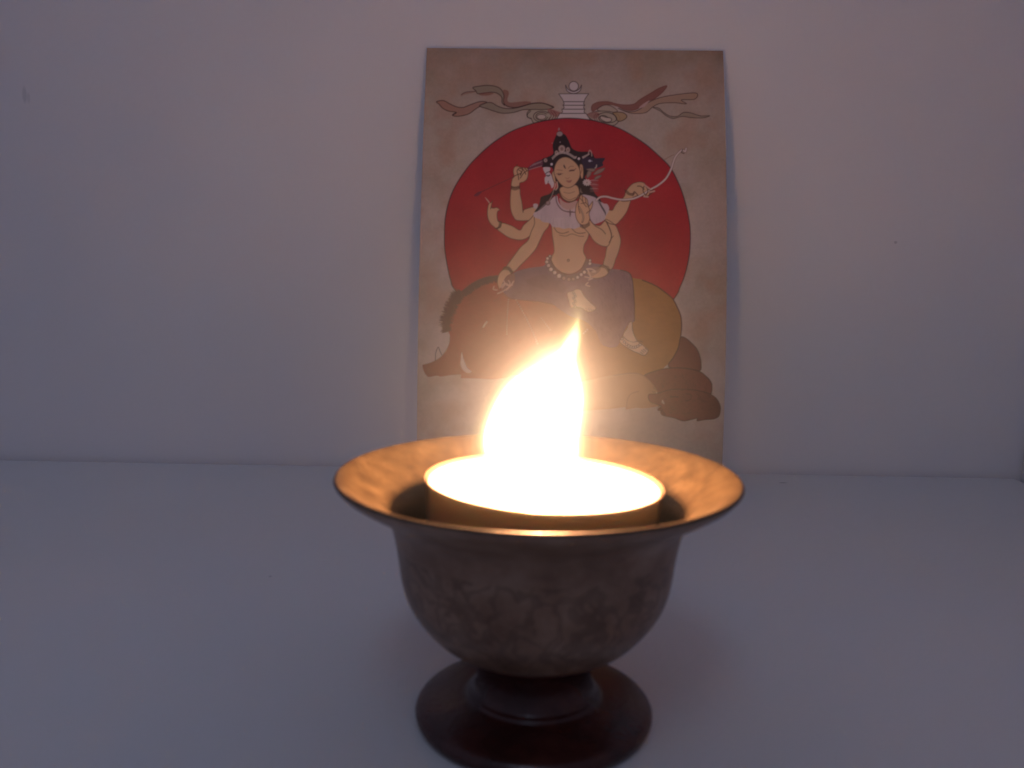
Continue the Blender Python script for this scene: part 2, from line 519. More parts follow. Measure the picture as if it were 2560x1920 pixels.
for _ in range(170):
    x, y = random.uniform(640, 1330), random.uniform(980, 1440)
    a = random.uniform(-.5, .5) + (1.2 if y < 1150 else .2)
    P0 = Pt('K', (x, y))[0]; L = random.uniform(3, 7)
    sl0 = inside(Pt('K', (620, 1290), (640, 1050), (900, 960), (1200, 1050), (1340, 1330), (1100, 1470), (760, 1430)), np.array([[P0[0]]]), np.array([[P0[1]]]))[0, 0]
    if sl0: stroke(np.array([P0, P0 + [L * math.cos(a), L * math.sin(a)]]), DK, .9, .4, smooth=False)
for k in range(9):
    s_('K', [(735 + k * 6, 1335 + k * 12), (705 + k * 8, 1350 + k * 12)], DK, 1.2, .8)

# ---- figure
SK = np.empty((CH, CW, 3)); SK[:] = np.array([.66, .41, .245]); SK *= .96 + .08 * vnoise(50, 51, 2)[..., None]
LN = (.10, .035, .02)
HAIR = (.02, .006, .010)
# skirt
sk = np.empty((CH, CW, 3))
sn = vnoise(55, 61, 3)[..., None]
sk[:] = np.array([.25, .14, .19]) * (1 - sn) + np.array([.13, .055, .085]) * sn
skirt = Pt('I', (350, 745), (330, 700), (400, 560), (470, 455), (560, 418), (700, 385), (880, 358), (930, 290), (990, 300), (1050, 430), (1230, 480), (1400, 420), (1470, 300), (1560, 320),
           (1700, 345), (1800, 395), (1950, 412), (2060, 450), (2108, 530), (2128, 700), (2140, 900), (2140, 1110), (2100, 1145), (2040, 1190), (2000, 1270), (1960, 1380), (1880, 1480),
           (1700, 1450), (1600, 1250), (1450, 1120), (1250, 1050), (1100, 950), (1000, 885), (800, 850), (550, 825), (420, 805))
fill(skirt, sk)
sq = catmull(skirt)
for _ in range(900):
    x, y = random.uniform(1265, 1585), random.uniform(655, 860)
    if inside(sq[::3], np.array([[x]]), np.array([[y]]))[0, 0]:
        a = .35 + (x - 1265) / 320 * 1.0 + random.uniform(-.3, .3)
        L = random.uniform(4, 10)
        stroke(np.array([(x, y), (x + L * math.cos(a), y + L * math.sin(a))]), (.10, .035, .06), .9, random.uniform(.12, .38), smooth=False)
q = catmull(Pt('I', (640, 560), (900, 480), (1100, 560), (1200, 650), (1150, 720), (950, 700), (750, 640)))
sl, cov = mask_of(q); blend(sl, cov * .35, (.10, .04, .06))
s_('I', [(1950, 412), (2060, 450), (2108, 530), (2128, 700), (2140, 900), (2140, 1120)], INK, 1.5, .9)
s_('I', [(350, 745), (420, 805), (550, 825), (800, 850), (1000, 885)], LN, 1.3, .6)

# arms behind the trunk
A = lambda pts, **k: f('C', pts, SK, line=LN, lw=1.2, la=.8, **k)
A([(715, 800), (600, 825), (585, 850), (575, 760), (560, 690), (550, 620), (482, 620), (468, 700), (467, 780), (475, 840), (495, 890), (530, 925), (640, 925), (690, 900)])
A([(700, 870), (645, 920), (590, 970), (555, 1015), (480, 975), (385, 950), (345, 1000), (400, 1050), (470, 1090), (560, 1105), (625, 1085), (670, 1040), (720, 940)])
A([(1340, 890), (1362, 830), (1408, 832), (1435, 785), (1485, 735), (1570, 735), (1562, 790), (1535, 855), (1485, 920), (1430, 965), (1340, 930)])
A([(1340, 920), (1430, 965), (1465, 1030), (1485, 1110), (1472, 1190), (1440, 1280), (1400, 1375), (1328, 1340), (1345, 1250), (1360, 1165), (1390, 1090)])
# trunk
A([(850, 900), (847, 960), (855, 1060), (868, 1150), (870, 1220), (842, 1270), (845, 1310), (880, 1365), (930, 1400), (1000, 1420), (1060, 1410), (1120, 1370), (1150, 1320), (1165, 1270),
   (1142, 1215), (1150, 1150), (1185, 1080), (1200, 980), (1190, 900)])
A([(700, 880), (690, 960), (660, 1030), (630, 1110), (565, 1170), (500, 1255), (430, 1350), (405, 1380), (495, 1400), (560, 1340), (640, 1260), (700, 1190), (740, 1110), (780, 1030),
   (822, 975), (825, 900)])
# left lower hand
f('I', [(330, 410), (270, 470), (247, 550), (250, 620), (280, 680), (300, 640), (340, 560), (380, 500), (460, 450), (400, 415)], SK, line=LN, lw=1)
f('I', [(300, 640), (340, 545), (390, 490), (480, 470), (480, 600), (430, 670), (350, 700), (250, 740), (300, 690)], (.30, .14, .11), alpha=.85)
for pts in ([(290, 650), (350, 600), (410, 640), (370, 690)], [(250, 740), (330, 705), (420, 640), (470, 570)], [(200, 640), (190, 680), (240, 690)], [(330, 560), (350, 610), (310, 660)],
            [(400, 560), (420, 600), (400, 660)], [(370, 620), (410, 630), (450, 620)]):
    s_('I', pts, (.66, .45, .36), 2.2, .85)
for k in range(4): s_('I', [(320 + 7 * k, 395 - 8 * k), (390 + 6 * k, 400 - 8 * k), (440 + 8 * k, 470 - 8 * k)], LN, 1.2, .85)
# chest lines, navel
s_('C', [(868, 985), (900, 1030), (950, 1045), (1005, 1030)], LN, 1.1, .85)
s_('C', [(1035, 1000), (1070, 1035), (1110, 1045), (1160, 1038)], LN, 1.1, .85)
s_('C', [(920, 1060), (980, 1070), (1035, 1050), (1100, 1070), (1145, 1072)], LN, 1.0, .7)
dot('C', 1003, 1293, 10, (.5, .3, .18), LN, ry=11)
# belt
s_('I', [(985, 235), (975, 290), (1020, 370), (1090, 440), (1180, 490), (1260, 505), (1340, 480), (1420, 420), (1470, 340), (1480, 280)], (.20, .11, .10), 8, .85)
s_('I', [(985, 270), (1040, 380), (1120, 440), (1200, 485)], LN, 1.3)
PE = (.70, .56, .48)
for x, y, r in ((972, 224, 17), (940, 256, 22), (930, 303, 24), (954, 353, 26), (988, 406, 30), (1040, 450, 29), (1101, 496, 33), (1165, 528, 28), (1235, 545, 26), (1295, 540, 24), (1356, 516, 25),
                (1405, 478, 25), (1450, 445, 26), (1526, 325, 24), (1527, 284, 19)):
    dot('I', x, y, r, PE if x not in (1165, 1235, 1295) else (.45, .30, .25), LN, lw=1.0)
# right lower hand
f('I', [(1725, 350), (1780, 420), (1760, 480), (1680, 520), (1600, 530), (1530, 510), (1480, 450), (1560, 430), (1640, 400), (1690, 350)], SK, line=LN, lw=1)
f('I', [(1500, 400), (1600, 370), (1680, 390), (1640, 450), (1560, 500), (1500, 490)], (.36, .21, .15), alpha=.7)
for pts in ([(1460, 510), (1530, 520), (1520, 470), (1490, 400)], [(1480, 400), (1540, 400), (1600, 430)], [(1500, 590), (1470, 620), (1520, 640)], [(1560, 440), (1600, 440)], [(1510, 550), (1560, 530)]):
    s_('I', pts, (.70, .52, .40), 2.4, .85)
for k in range(4): s_('I', [(1650 + 12 * k, 372 - 9 * k), (1730 + 14 * k, 385 - 6 * k), (1775 + 9 * k, 440 - 8 * k)], LN, 1.2, .8)

# hair mass
f('F', [(670, 340), (610, 470), (575, 600), (590, 770), (470, 850), (350, 890), (305, 1000), (330, 1080), (420, 1090), (560, 1100), (600, 1200), (620, 1330), (700, 1480), (690, 1600), (730, 1700),
        (1280, 1750), (1440, 1700), (1430, 1500), (1330, 1300), (1560, 1120), (1700, 1040), (1740, 960), (1780, 885), (1660, 885), (1560, 880), (1490, 760), (1380, 730), (1240, 730), (1130, 710),
        (1020, 640), (960, 500), (870, 340), (740, 310)], HAIR)
f('F', [(1250, 880), (1400, 850), (1560, 880), (1780, 880), (1730, 980), (1740, 1050), (1600, 1110), (1450, 1130), (1330, 1150), (1260, 1000)], (.035, .018, .045))
f('C', [(1060, 620), (1200, 600), (1250, 680), (1300, 735), (1345, 850), (1300, 800), (1260, 740), (1180, 700), (1080, 700)], HAIR)
f('C', [(930, 630), (900, 690), (850, 700), (800, 760), (730, 830), (690, 845), (735, 790), (745, 720), (770, 700), (830, 680), (870, 640)], HAIR)
# profile face to the left
f('F', [(360, 1100), (500, 1090), (525, 1140), (500, 1200), (545, 1260), (600, 1400), (605, 1520), (560, 1570), (530, 1500), (480, 1450), (415, 1480), (395, 1340), (430, 1290), (400, 1220)],
  (.68, .60, .62))
s_('F', [(410, 1250), (450, 1210), (510, 1190)], HAIR, 1.3); s_('F', [(445, 1280), (480, 1290), (510, 1270)], HAIR, 2.2)
s_('F', [(470, 1450), (480, 1410)], HAIR, 1.2, .8)
s_('F', [(620, 1400), (640, 1500), (610, 1600)], (.6, .45, .36), 2, .9); s_('F', [(680, 1430), (690, 1550), (650, 1610)], (.6, .45, .36), 2, .9)
# neck and head
A([(935, 620), (930, 680), (960, 730), (1010, 760), (1070, 740), (1105, 690), (1075, 600)])
f('F', [(1205, 1030), (1270, 1045), (1288, 1200), (1275, 1330), (1240, 1345), (1205, 1200)], SK, line=LN, lw=1)
s_('F', [(1230, 1080), (1250, 1150), (1225, 1230)], (.36, .17, .1), 2, .8)
f('F', [(560, 1240), (610, 1180), (640, 1350), (650, 1450), (600, 1400)], SK, line=LN, lw=1)
f('F', [(608, 1180), (640, 1030), (710, 920), (790, 870), (870, 855), (960, 875), (1060, 940), (1140, 1020), (1190, 1110), (1212, 1210), (1195, 1330), (1130, 1440), (1050, 1520), (940, 1562),
        (840, 1535), (740, 1450), (660, 1340), (618, 1250)], SK, line=LN, lw=1.2)
fc = (.22, .09, .06)
s_('F', [(835, 1030), (850, 1075), (880, 1125)], (.07, .03, .03), 2.6, 1, taper=True)
s_('F', [(680, 1145), (740, 1155), (800, 1160)], fc, 1.0, .6); s_('F', [(940, 1115), (985, 1070), (1060, 1070)], fc, 1.0, .6)
s_('F', [(660, 1248), (710, 1225), (770, 1238), (820, 1235)], fc, 1.0, .6); s_('F', [(705, 1252), (735, 1258), (768, 1245)], (.14, .05, .04), 2.6, .9)
s_('F', [(960, 1175), (1010, 1150), (1070, 1150), (1115, 1120)], fc, 1.3, .8); s_('F', [(975, 1172), (1020, 1165), (1070, 1160)], (.14, .05, .04), 2.4, .9)
s_('F', [(880, 1330), (900, 1350), (940, 1345), (960, 1325)], (.45, .22, .14), 1.4, .7)
f('F', [(880, 1400), (930, 1390), (960, 1395), (1020, 1380), (1000, 1430), (960, 1450), (920, 1430)], (.38, .14, .11), alpha=.85)
s_('C', [(960, 665), (1010, 675), (1060, 660)], LN, 1, .5)
# crown
MT = (.50, .38, .33)
for x, y, rx, ry in ((740, 320, 72, 58), (790, 665, 82, 88), (932, 690, 50, 66), (668, 755, 45, 55), (415, 930, 44, 48)):
    dot('F', x, y, rx, MT, (.10, .04, .04), ry=ry)
    dot('F', x, y, rx * .45, (.24, .15, .13), None, ry=ry * .5, alpha=.8 if ry != 58 else .2)
f('F', [(700, 215), (722, 175), (745, 210), (735, 240), (705, 240)], (.42, .22, .2))
for x, y in ((1182, 892), (555, 1020), (320, 1000), (322, 1050)): dot('F', x, y, 28 if x > 500 else 14, (.74, .66, .66))
for i in range(26):
    t_ = i / 25
    x = 575 + 545 * t_; yb = 905 - 150 * math.sin(math.pi * min(1, (t_ * 1.05 + .02)) ** .9) * 1.0 + (0 if t_ < .5 else (t_ - .5) * -70)
    s_('F', [(x - 8 + 12 * t_, yb - 28), (x + 10 - 20 * t_, yb + 14)], (.60, .50, .46), 1.1, .85)
for i in range(9): s_('F', [(1265 + 19 * i, 850 - 9 * i), (1282 + 17 * i, 882 - 11 * i)], (.60, .50, .46), 1.1, .8)
s_('F', [(1400, 780), (1430, 700), (1470, 740), (1480, 830)], MT, 1.6, .8)
dot('F', 1435, 942, 32, (.55, .55, .62), None, ry=24); dot('F', 1484, 948, 12, (.3, .3, .4))
s_('F', [(1555, 1110), (1585, 1080), (1590, 1040)], (.5, .45, .42), 2, .8)
dot('F', 750, 510, 14, (.3, .22, .26)); dot('F', 572, 532, 10, (.5, .3, .3))
# leaves and flower
LF = (.30, .23, .19)
for pts in ([(1365, 1330), (1380, 1200), (1450, 1130), (1470, 1210), (1430, 1300)], [(1520, 1250), (1620, 1150), (1780, 1105), (1720, 1190), (1600, 1250)],
            [(1540, 1345), (1600, 1290), (1700, 1275), (1660, 1330), (1570, 1370)], [(1360, 1140), (1430, 1120), (1560, 1130), (1500, 1190)],
            [(1220, 1570), (1240, 1640), (1270, 1680), (1215, 1660)]):
    f('F', pts, LF, alpha=.9, line=(.12, .08, .07), lw=.9)
for a in np.linspace(0, 2 * math.pi, 11, endpoint=False):
    s_('F', [(1370 + 25 * math.cos(a), 1440 + 20 * math.sin(a)), (1370 + 95 * math.cos(a), 1440 + 75 * math.sin(a))], (.70, .60, .58), 3.0, .85, taper=True)
dot('F', 1370, 1440, 24, (.45, .33, .28))
for k in range(9):
    y = 1380 + 32 * k
    s_('F', [(1430, y + 20), (1520, y + 5), (1640, y + random.uniform(-10, 25))], (.22, .10, .11) if k % 3 else (.45, .33, .33), 1.8, .6, taper=True)
# shawl: thin white cloth with a scalloped hem
sh = np.empty((CH, CW, 3)); sh[:] = np.array([.60, .50, .54]); sh *= .88 + .24 * vnoise(26, 71, 3, .7, 1.6)[..., None]
f('C', [(900, 700), (860, 715), (820, 745), (770, 785), (720, 835), (683, 862), (690, 895), (740, 915), (770, 940), (830, 950), (860, 985), (920, 990), (960, 1003), (1010, 995), (1060, 1003),
        (1110, 985), (1170, 980), (1230, 965), (1290, 945), (1335, 920), (1350, 880), (1370, 850), (1378, 810), (1360, 775), (1330, 770), (1285, 745), (1250, 715), (1190, 695), (1130, 690),
        (1105, 740), (1070, 790), (1020, 825), (960, 810), (915, 760)], sh, alpha=.93)
f('C', [(920, 720), (960, 752), (1010, 765), (1070, 745), (1095, 760), (1060, 820), (1000, 835), (940, 800)], (.60, .44, .38), alpha=.8)
f('C', [(678, 780), (700, 770), (722, 780), (712, 815), (690, 815)], (.60, .5, .52))
f('C', [(745, 750), (800, 715), (870, 700), (820, 760), (740, 830), (690, 850), (720, 800)], HAIR, alpha=.75)
for k in range(18):
    x = 720 + 36 * k
    if 1070 < x < 1190: continue
    yb = 900 + 95 * math.sin(math.pi * (x - 690) / 680)
    s_('C', [(x, yb - random.uniform(30, 60)), (x + random.uniform(-6, 6), yb - 4)], (.40, .31, .36), 1.0, .4)
s_('C', [(1270, 740), (1310, 800), (1340, 850), (1345, 880)], HAIR, 3.4, .85, taper=True)
s_('C', [(1180, 690), (1240, 700), (1290, 750), (1330, 840)], HAIR, 2.4, .7, taper=True)
dot('C', 815, 765, 19, (.36, .25, .25), LN)
s_('C', [(870, 640), (850, 700), (818, 760)], (.4, .3, .28), 1.4, .7)
# necklaces
s_('C', [(920, 675), (945, 720), (1005, 752), (1065, 738), (1100, 690)], LN, 2.4, .8)
s_('C', [(925, 660), (950, 700), (1010, 735), (1070, 715)], LN, 1.1, .6)
s_('C', [(888, 690), (896, 760), (935, 820), (990, 845), (1062, 850)], (.16, .08, .08), 2.0, .9)
s_('C', [(1018, 822), (1020, 860), (1018, 892)], (.16, .08, .08), 3.2, .9, taper=True); s_('C', [(998, 846), (1040, 846)], (.16, .08, .08), 2.4, .8)
# front right arm and hand at the chest
A([(1190, 900), (1225, 950), (1290, 975), (1345, 930), (1385, 1000), (1402, 1070), (1385, 1130), (1360, 1165), (1300, 1155), (1240, 1115), (1195, 1050), (1140, 985), (1130, 960)])
s_('C', [(1200, 920), (1250, 975), (1310, 1010), (1345, 1050)], LN, 1.3, .9)
s_('C', [(1350, 935), (1385, 1010), (1400, 1075), (1380, 1130)], LN, 1.4, .9); s_('C', [(1395, 1095), (1418, 1070)], LN, 1.2, .8)
s_('C', [(1345, 930), (1385, 955), (1435, 965)], LN, 1.4, .9)
A([(1075, 790), (1068, 860), (1082, 920), (1120, 965), (1180, 955), (1200, 905), (1195, 860), (1222, 800), (1228, 750), (1205, 780), (1190, 790), (1175, 730), (1135, 700), (1120, 690), (1100, 730)])
for pts in ([(1100, 730), (1095, 800), (1110, 860)], [(1130, 700), (1140, 760), (1170, 800)], [(1120, 770), (1165, 765), (1190, 800)], [(1110, 720), (1135, 750)],
            [(1160, 720), (1165, 760)], [(1185, 800), (1200, 830), (1170, 860)]):
    s_('C', pts, LN, 1.2, .85)
s_('C', [(1100, 800), (1130, 850), (1140, 900), (1132, 940)], (.16, .08, .05), 3.2, .9)
s_('C', [(1103, 805), (1133, 852), (1139, 900), (1132, 936)], (.62, .42, .28), 1.2, .9)
for k in range(4): s_('C', [(1112, 958 + 8 * k), (1150, 975 + 8 * k), (1200, 945 + 8 * k)], LN, 1.2, .75)
# waving hand
A([(385, 950), (352, 925), (345, 875), (352, 840), (370, 830), (345, 808), (310, 812), (290, 800), (303, 745), (292, 760), (268, 775), (256, 835), (260, 905), (285, 955), (318, 985), (348, 1002)])
s_('C', [(233, 712), (265, 750), (275, 770)], (.60, .42, .36), 1.8, .9, taper=True)
s_('C', [(290, 800), (285, 820)], LN, 1.2, .8); s_('C', [(350, 925), (362, 940)], LN, 1.2, .8)
for k in range(3): s_('C', [(325 + 12 * k, 1000), (358 + 10 * k, 985), (368 + 9 * k, 935)], LN, 1.3, .8)
# arrow: shaft, feathered end
s_('C', [(140, 690), (330, 602), (520, 515)], (.15, .02, .03), 1.6, .75)
f('C', [(130, 700), (165, 665), (205, 660), (170, 700)], (.14, .02, .05), alpha=.75)
f('C', [(620, 450), (680, 400), (755, 365), (765, 420), (690, 440), (625, 475)], (.14, .03, .06), alpha=.9)
for k in range(5): s_('C', [(650 + 22 * k, 432 - 9 * k), (690 + 18 * k, 402 - 6 * k)], (.45, .28, .30), 1.0, .7)
s_('C', [(640, 458), (700, 440), (752, 425)], (.5, .33, .33), 1.0, .7)
# raised hand holding the arrow
A([(480, 615), (485, 545), (503, 520), (495, 480), (500, 445), (515, 428), (540, 428), (565, 438), (600, 440), (628, 450), (632, 500), (620, 545), (590, 570), (555, 582), (548, 620)])
for pts in ([(500, 520), (530, 505), (570, 490)], [(545, 550), (540, 510), (530, 470), (550, 445), (580, 460), (560, 500)], [(560, 535), (590, 490), (620, 470)], [(575, 440), (595, 470), (610, 500)],
            [(545, 460), (570, 480), (560, 510)], [(600, 445), (625, 470)], [(525, 425), (530, 410)]):
    s_('C', pts, LN, 1.5, .9)
for k in range(4): s_('C', [(474, 608 + 9 * k), (510, 618 + 9 * k), (552, 606 + 9 * k)], LN, 1.4, .75)
# bow and the hand that holds it
A([(1520, 700), (1530, 665), (1560, 620), (1600, 585), (1660, 570), (1705, 583), (1712, 610), (1750, 640), (1745, 690), (1700, 705), (1650, 695), (1600, 715), (1560, 745), (1490, 745)])
bow = [(2086, 262), (2078, 290), (2050, 278), (2015, 305), (1985, 345), (1965, 400), (1945, 460), (1900, 540), (1830, 600), (1760, 640), (1690, 685), (1600, 725), (1500, 735), (1420, 723),
       (1350, 706), (1295, 712), (1262, 740)]
s_('C', bow, (.10, .05, .05), 6.0, .8)
s_('C', bow, (.70, .58, .54), 4.0, 1)
s_('C', [(2055, 272), (2045, 300), (2068, 308)], INK, 1.2, .9)
s_('C', [(1890, 365), (1930, 340), (1975, 320)], (.25, .13, .09), 1.2, .6)
for pts in ([(1700, 610), (1690, 650), (1710, 690)], [(1712, 605), (1735, 650), (1715, 700)], [(1640, 610), (1670, 612), (1700, 640)], [(1690, 700), (1725, 710), (1750, 690), (1795, 655)],
            [(1600, 690), (1610, 660), (1640, 690)], [(1740, 640), (1770, 650), (1790, 635)]):
    s_('C', pts, LN, 1.6, .9)
for pts in ([(1705, 600), (1760, 640)], [(1700, 705), (1735, 708)], [(1755, 665), (1795, 655)]): s_('C', pts, (.66, .45, .36), 2.6, .85)
for k in range(4): s_('C', [(1520 + 10 * k, 640 + 6 * k), (1545 + 9 * k, 682 - 2 * k), (1600 + 6 * k, 700 - 9 * k)], LN, 1.3, .7)
# feet
FT = (.72, .50, .33)
f('I', [(1215, 735), (1280, 710), (1340, 680), (1400, 695), (1440, 760), (1520, 850), (1600, 925), (1590, 970), (1500, 990), (1420, 945), (1330, 925), (1270, 930), (1235, 850)], FT, line=LN, lw=1.1, la=.6)
for k in range(9): dot('I', 1300 + 12 * (k % 3), 730 + 24 * k, 13, (.76, .60, .44), LN, lw=.8)
for k in range(4): s_('I', [(1470 + 32 * k, 940 + 6 * k), (1490 + 32 * k, 985 - 4 * k)], LN, 1, .6)
f('K', [(400, 452), (430, 450), (438, 540), (480, 640), (530, 680), (575, 720), (602, 750), (560, 803), (500, 780), (430, 750), (335, 690), (298, 650), (330, 600), (345, 560), (378, 510)], FT,
  line=LN, lw=1.2, la=.85)
for k in range(9):
    t_ = k / 8
    dot('K', 325 + 190 * t_, 625 + 70 * math.sin(math.pi * (t_ * .9)) ** .8 + 35 * t_, 13, (.70, .54, .42), LN, lw=.9)
s_('K', [(335, 600), (380, 640), (440, 660), (500, 650), (540, 660)], LN, 1.2, .8)
for x, y in ((530, 745), (550, 735), (570, 725), (520, 765)): s_('K', [(x, y), (x + 28, y + 25)], LN, 1.1, .8)
# bead straps over the boar
for a, b, n_, bw in (((398, 825), (378, 1300), 17, 5), ((505, 830), (800, 1430), 21, -16), ((855, 1080), (975, 1240), 7, 0), ((1490, 1240), (1440, 1290), 3, 0)):
    for k in range(n_):
        t_ = k / max(1, n_ - 1)
        x = a[0] + (b[0] - a[0]) * t_ + bw * 4 * t_ * (1 - t_) * -1; y = a[1] + (b[1] - a[1]) * t_
        dot('I', x, y, 8 + 7 * t_ if bw < 0 else 8, (.72, .50, .42), (.35, .16, .12), lw=.8, alpha=.9)
canvas = np.clip(canvas, .002, .9)
# soft dot gain of a cheap print
k_ = np.array([.2, .6, .2])
for ax in (0, 1):
    pad = np.pad(canvas, [(1, 1) if i == ax else (0, 0) for i in range(3)], mode='edge')
    sl0 = [slice(None)] * 3; out = 0
    for j in range(3):
        s3 = list(sl0); s3[ax] = slice(j, j + canvas.shape[ax]); out = out + k_[j] * pad[tuple(s3)]
    canvas = out


# layout of the print on the sheet: u across 0..1, z height over the shelf (cm)
pxl = np.array([-5.0193e-05, 0.00052628, 0.124277, -0.115655, 1042.28])
pxr = np.array([9.79e-05, -0.00266355, -0.198033, 3.55448, 1802.35])
pyl = np.array([-0.000119484, 0.0363945, -0.627047, -72.2186, 1215.86])
pyr = np.array([-0.000119648, 0.036827, -0.639624, -72.6028, 1229.9])
CARD_W, CARD_TOP, CARD_X = 10.2, 14.83, 1.465
GU, GZ = 590, 840
us = np.linspace(0, 1, GU); zs = np.linspace(0, CARD_TOP, GZ)
Ug, Zg = np.meshgrid(us, zs)


def card_y(z): return 27.5 + 0.0127 * z * z


ax_ = np.polyval(pxl, Zg) * (1 - Ug) + np.polyval(pxr, Zg) * Ug
ay_ = np.polyval(pyl, Zg) * (1 - Ug) + np.polyval(pyr, Zg) * Ug
fx = np.clip(ax_ - X0 - .5, 0, CW - 1.001); fy = np.clip(ay_ - Y0 - .5, 0, CH - 1.001)
ix, iy = fx.astype(int), fy.astype(int); tx, ty = (fx - ix)[..., None], (fy - iy)[..., None]
colr = (canvas[iy, ix] * (1 - tx) + canvas[iy, ix + 1] * tx) * (1 - ty) + (canvas[iy + 1, ix] * (1 - tx) + canvas[iy + 1, ix + 1] * tx) * ty
VX = CARD_X - CARD_W / 2 + CARD_W * Ug
VY = card_y(Zg)
V = np.stack([VX, VY, Zg], -1).reshape(-1, 3) * CM
card = bpy.data.objects.new('picture_card', None)
COL.objects.link(card)
card.location = (CARD_X * CM, 27.5 * CM, 0)
tag(card, 'parchment card leaning on the wall, printed with a many armed figure riding a boar', 'picture card')
Vl = V - np.array([CARD_X * CM, 27.5 * CM, 0])
me = bpy.data.meshes.new('printed_face')
nv = GU * GZ
idx = np.arange(nv).reshape(GZ, GU)
quads = np.stack([idx[:-1, :-1], idx[:-1, 1:], idx[1:, 1:], idx[1:, :-1]], -1).reshape(-1, 4)
me.vertices.add(nv); me.vertices.foreach_set('co', Vl.astype(np.float32).ravel())
me.loops.add(quads.size); me.loops.foreach_set('vertex_index', quads.astype(np.int32).ravel())
me.polygons.add(len(quads)); me.polygons.foreach_set('loop_start', (np.arange(len(quads)) * 4).astype(np.int32))
me.polygons.foreach_set('loop_total', np.full(len(quads), 4, np.int32))
me.polygons.foreach_set('use_smooth', np.ones(len(quads), bool))
me.update(calc_edges=True)
at = me.color_attributes.new('ink', 'FLOAT_COLOR', 'POINT')
at.data.foreach_set('color', np.concatenate([colr.reshape(-1, 3), np.ones((nv, 1))], 1).astype(np.float32).ravel())
M_PRINT, nt, b = new_mat('printed_card')
va = nt.nodes.new('ShaderNodeVertexColor'); va.layer_name = 'ink'
nt.links.new(va.outputs[0], b.inputs['Base Color'])
b.inputs['Roughness'].default_value = 0.55
b.inputs['Specular IOR Level'].default_value = 0.25
bump(nt, b, noise(nt, 900, 2, 0.6), 0.05, 0.0003)
me.materials.append(M_PRINT)
face = bpy.data.objects.new('printed_face', me); COL.objects.link(face); face.parent = card
# card stock behind the print: 0.4 mm thick
M_STOCK, nt, b = new_mat('card_stock')
nt.links.new(ramp(nt, noise(nt, 90, 3), [(.3, (.60, .56, .50)), (.7, (.68, .64, .58))]), b.inputs['Base Color'])
b.inputs['Roughness'].default_value = .8
vs, fs = [], []
NZ = 60
for i in range(NZ):
    z = CARD_TOP * i / (NZ - 1)
    for (x, off) in ((-CARD_W / 2, .006), (CARD_W / 2, .006), (CARD_W / 2, .045), (-CARD_W / 2, .045)):
        vs.append((x, card_y(z) - 27.5 + off, z))
for i in range(NZ - 1):
    for k in range(4):
        a, b2 = i * 4 + k, i * 4 + (k + 1) % 4
        fs.append((a, b2, b2 + 4, a + 4))
fs += [(3, 2, 1, 0), tuple((NZ - 1) * 4 + k for k in range(4))]
mesh_obj('card_backing', vs, fs, M_STOCK, card, smooth=False)

# ------------------------------------------------------------------ the bowl
XB, YB = 0.20, 13.05


def bowl_mat(name, c0, c1, c2, rough, metal, engrave=0.0, sc=130):
    m, nt, b = new_mat(name)
    n_a = noise(nt, sc, 5, .65)
    n_b = noise(nt, 900, 3, .6)
    col = ramp(nt, n_a, [(.30, c0), (.52, c1), (.74, c2)])
    hgt = n_b
    if engrave:
        tc = nt.nodes.new('ShaderNodeTexCoord')
        vo = nt.nodes.new('ShaderNodeTexVoronoi'); vo.feature = 'DISTANCE_TO_EDGE'; vo.inputs['Scale'].default_value = 150
        wv = noise(nt, 120, 2, .5)
        mixv = nt.nodes.new('ShaderNodeMix'); mixv.data_type = 'VECTOR'; mixv.inputs[0].default_value = .012
        nt.links.new(tc.outputs['Object'], mixv.inputs[4])
        n3d = nt.nodes.new('ShaderNodeTexNoise'); n3d.inputs['Scale'].default_value = 170
        nt.links.new(tc.outputs['Object'], n3d.inputs[0]); nt.links.new(n3d.outputs['Color'], mixv.inputs[5])
        nt.links.new(mixv.outputs[1], vo.inputs[0])
        ln = math_n(nt, 'LESS_THAN', vo.outputs[0], 0.055)
        wr = nt.nodes.new('ShaderNodeTexVoronoi'); wr.feature = 'F1'; wr.inputs['Scale'].default_value = 75
        nt.links.new(mixv.outputs[1], wr.inputs[0])
        rings = math_n(nt, 'SINE', math_n(nt, 'MULTIPLY', wr.outputs['Distance'], 26))
        rl = math_n(nt, 'GREATER_THAN', rings, .55)
        both = math_n(nt, 'MAXIMUM', math_n(nt, 'MULTIPLY', ln, .7), math_n(nt, 'MULTIPLY', rl, .6))
        sep = nt.nodes.new('ShaderNodeSeparateXYZ'); nt.links.new(tc.outputs['Object'], sep.inputs[0])
        band = math_n(nt, 'MULTIPLY', math_n(nt, 'GREATER_THAN', sep.outputs[2], .0135), math_n(nt, 'LESS_THAN', sep.outputs[2], .0305))
        both = math_n(nt, 'MULTIPLY', both, band)
        mx_ = nt.nodes.new('ShaderNodeMix'); mx_.data_type = 'RGBA'
        nt.links.new(math_n(nt, 'MULTIPLY', both, engrave), mx_.inputs[0]); nt.links.new(col, mx_.inputs[6])
        mx_.inputs[7].default_value = (*[c * .35 for c in c0], 1)
        col = mx_.outputs[2]
        hgt = math_n(nt, 'SUBTRACT', math_n(nt, 'MULTIPLY', n_b, .4), both)
    nt.links.new(col, b.inputs['Base Color'])
    b.inputs['Metallic'].default_value = metal
    b.inputs['Roughness'].default_value = rough
    bump(nt, b, hgt, .25, .0003)
    return m


M_BOWL = bowl_mat('bronze_outside', (.17, .085, .050), (.27, .155, .10), (.38, .245, .17), .38, .25, engrave=.5)
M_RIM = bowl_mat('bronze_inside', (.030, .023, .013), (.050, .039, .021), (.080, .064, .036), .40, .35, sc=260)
M_FOOT = bowl_mat('dark_foot', (.026, .0062, .005), (.050, .012, .009), (.085, .023, .016), .27, .05)

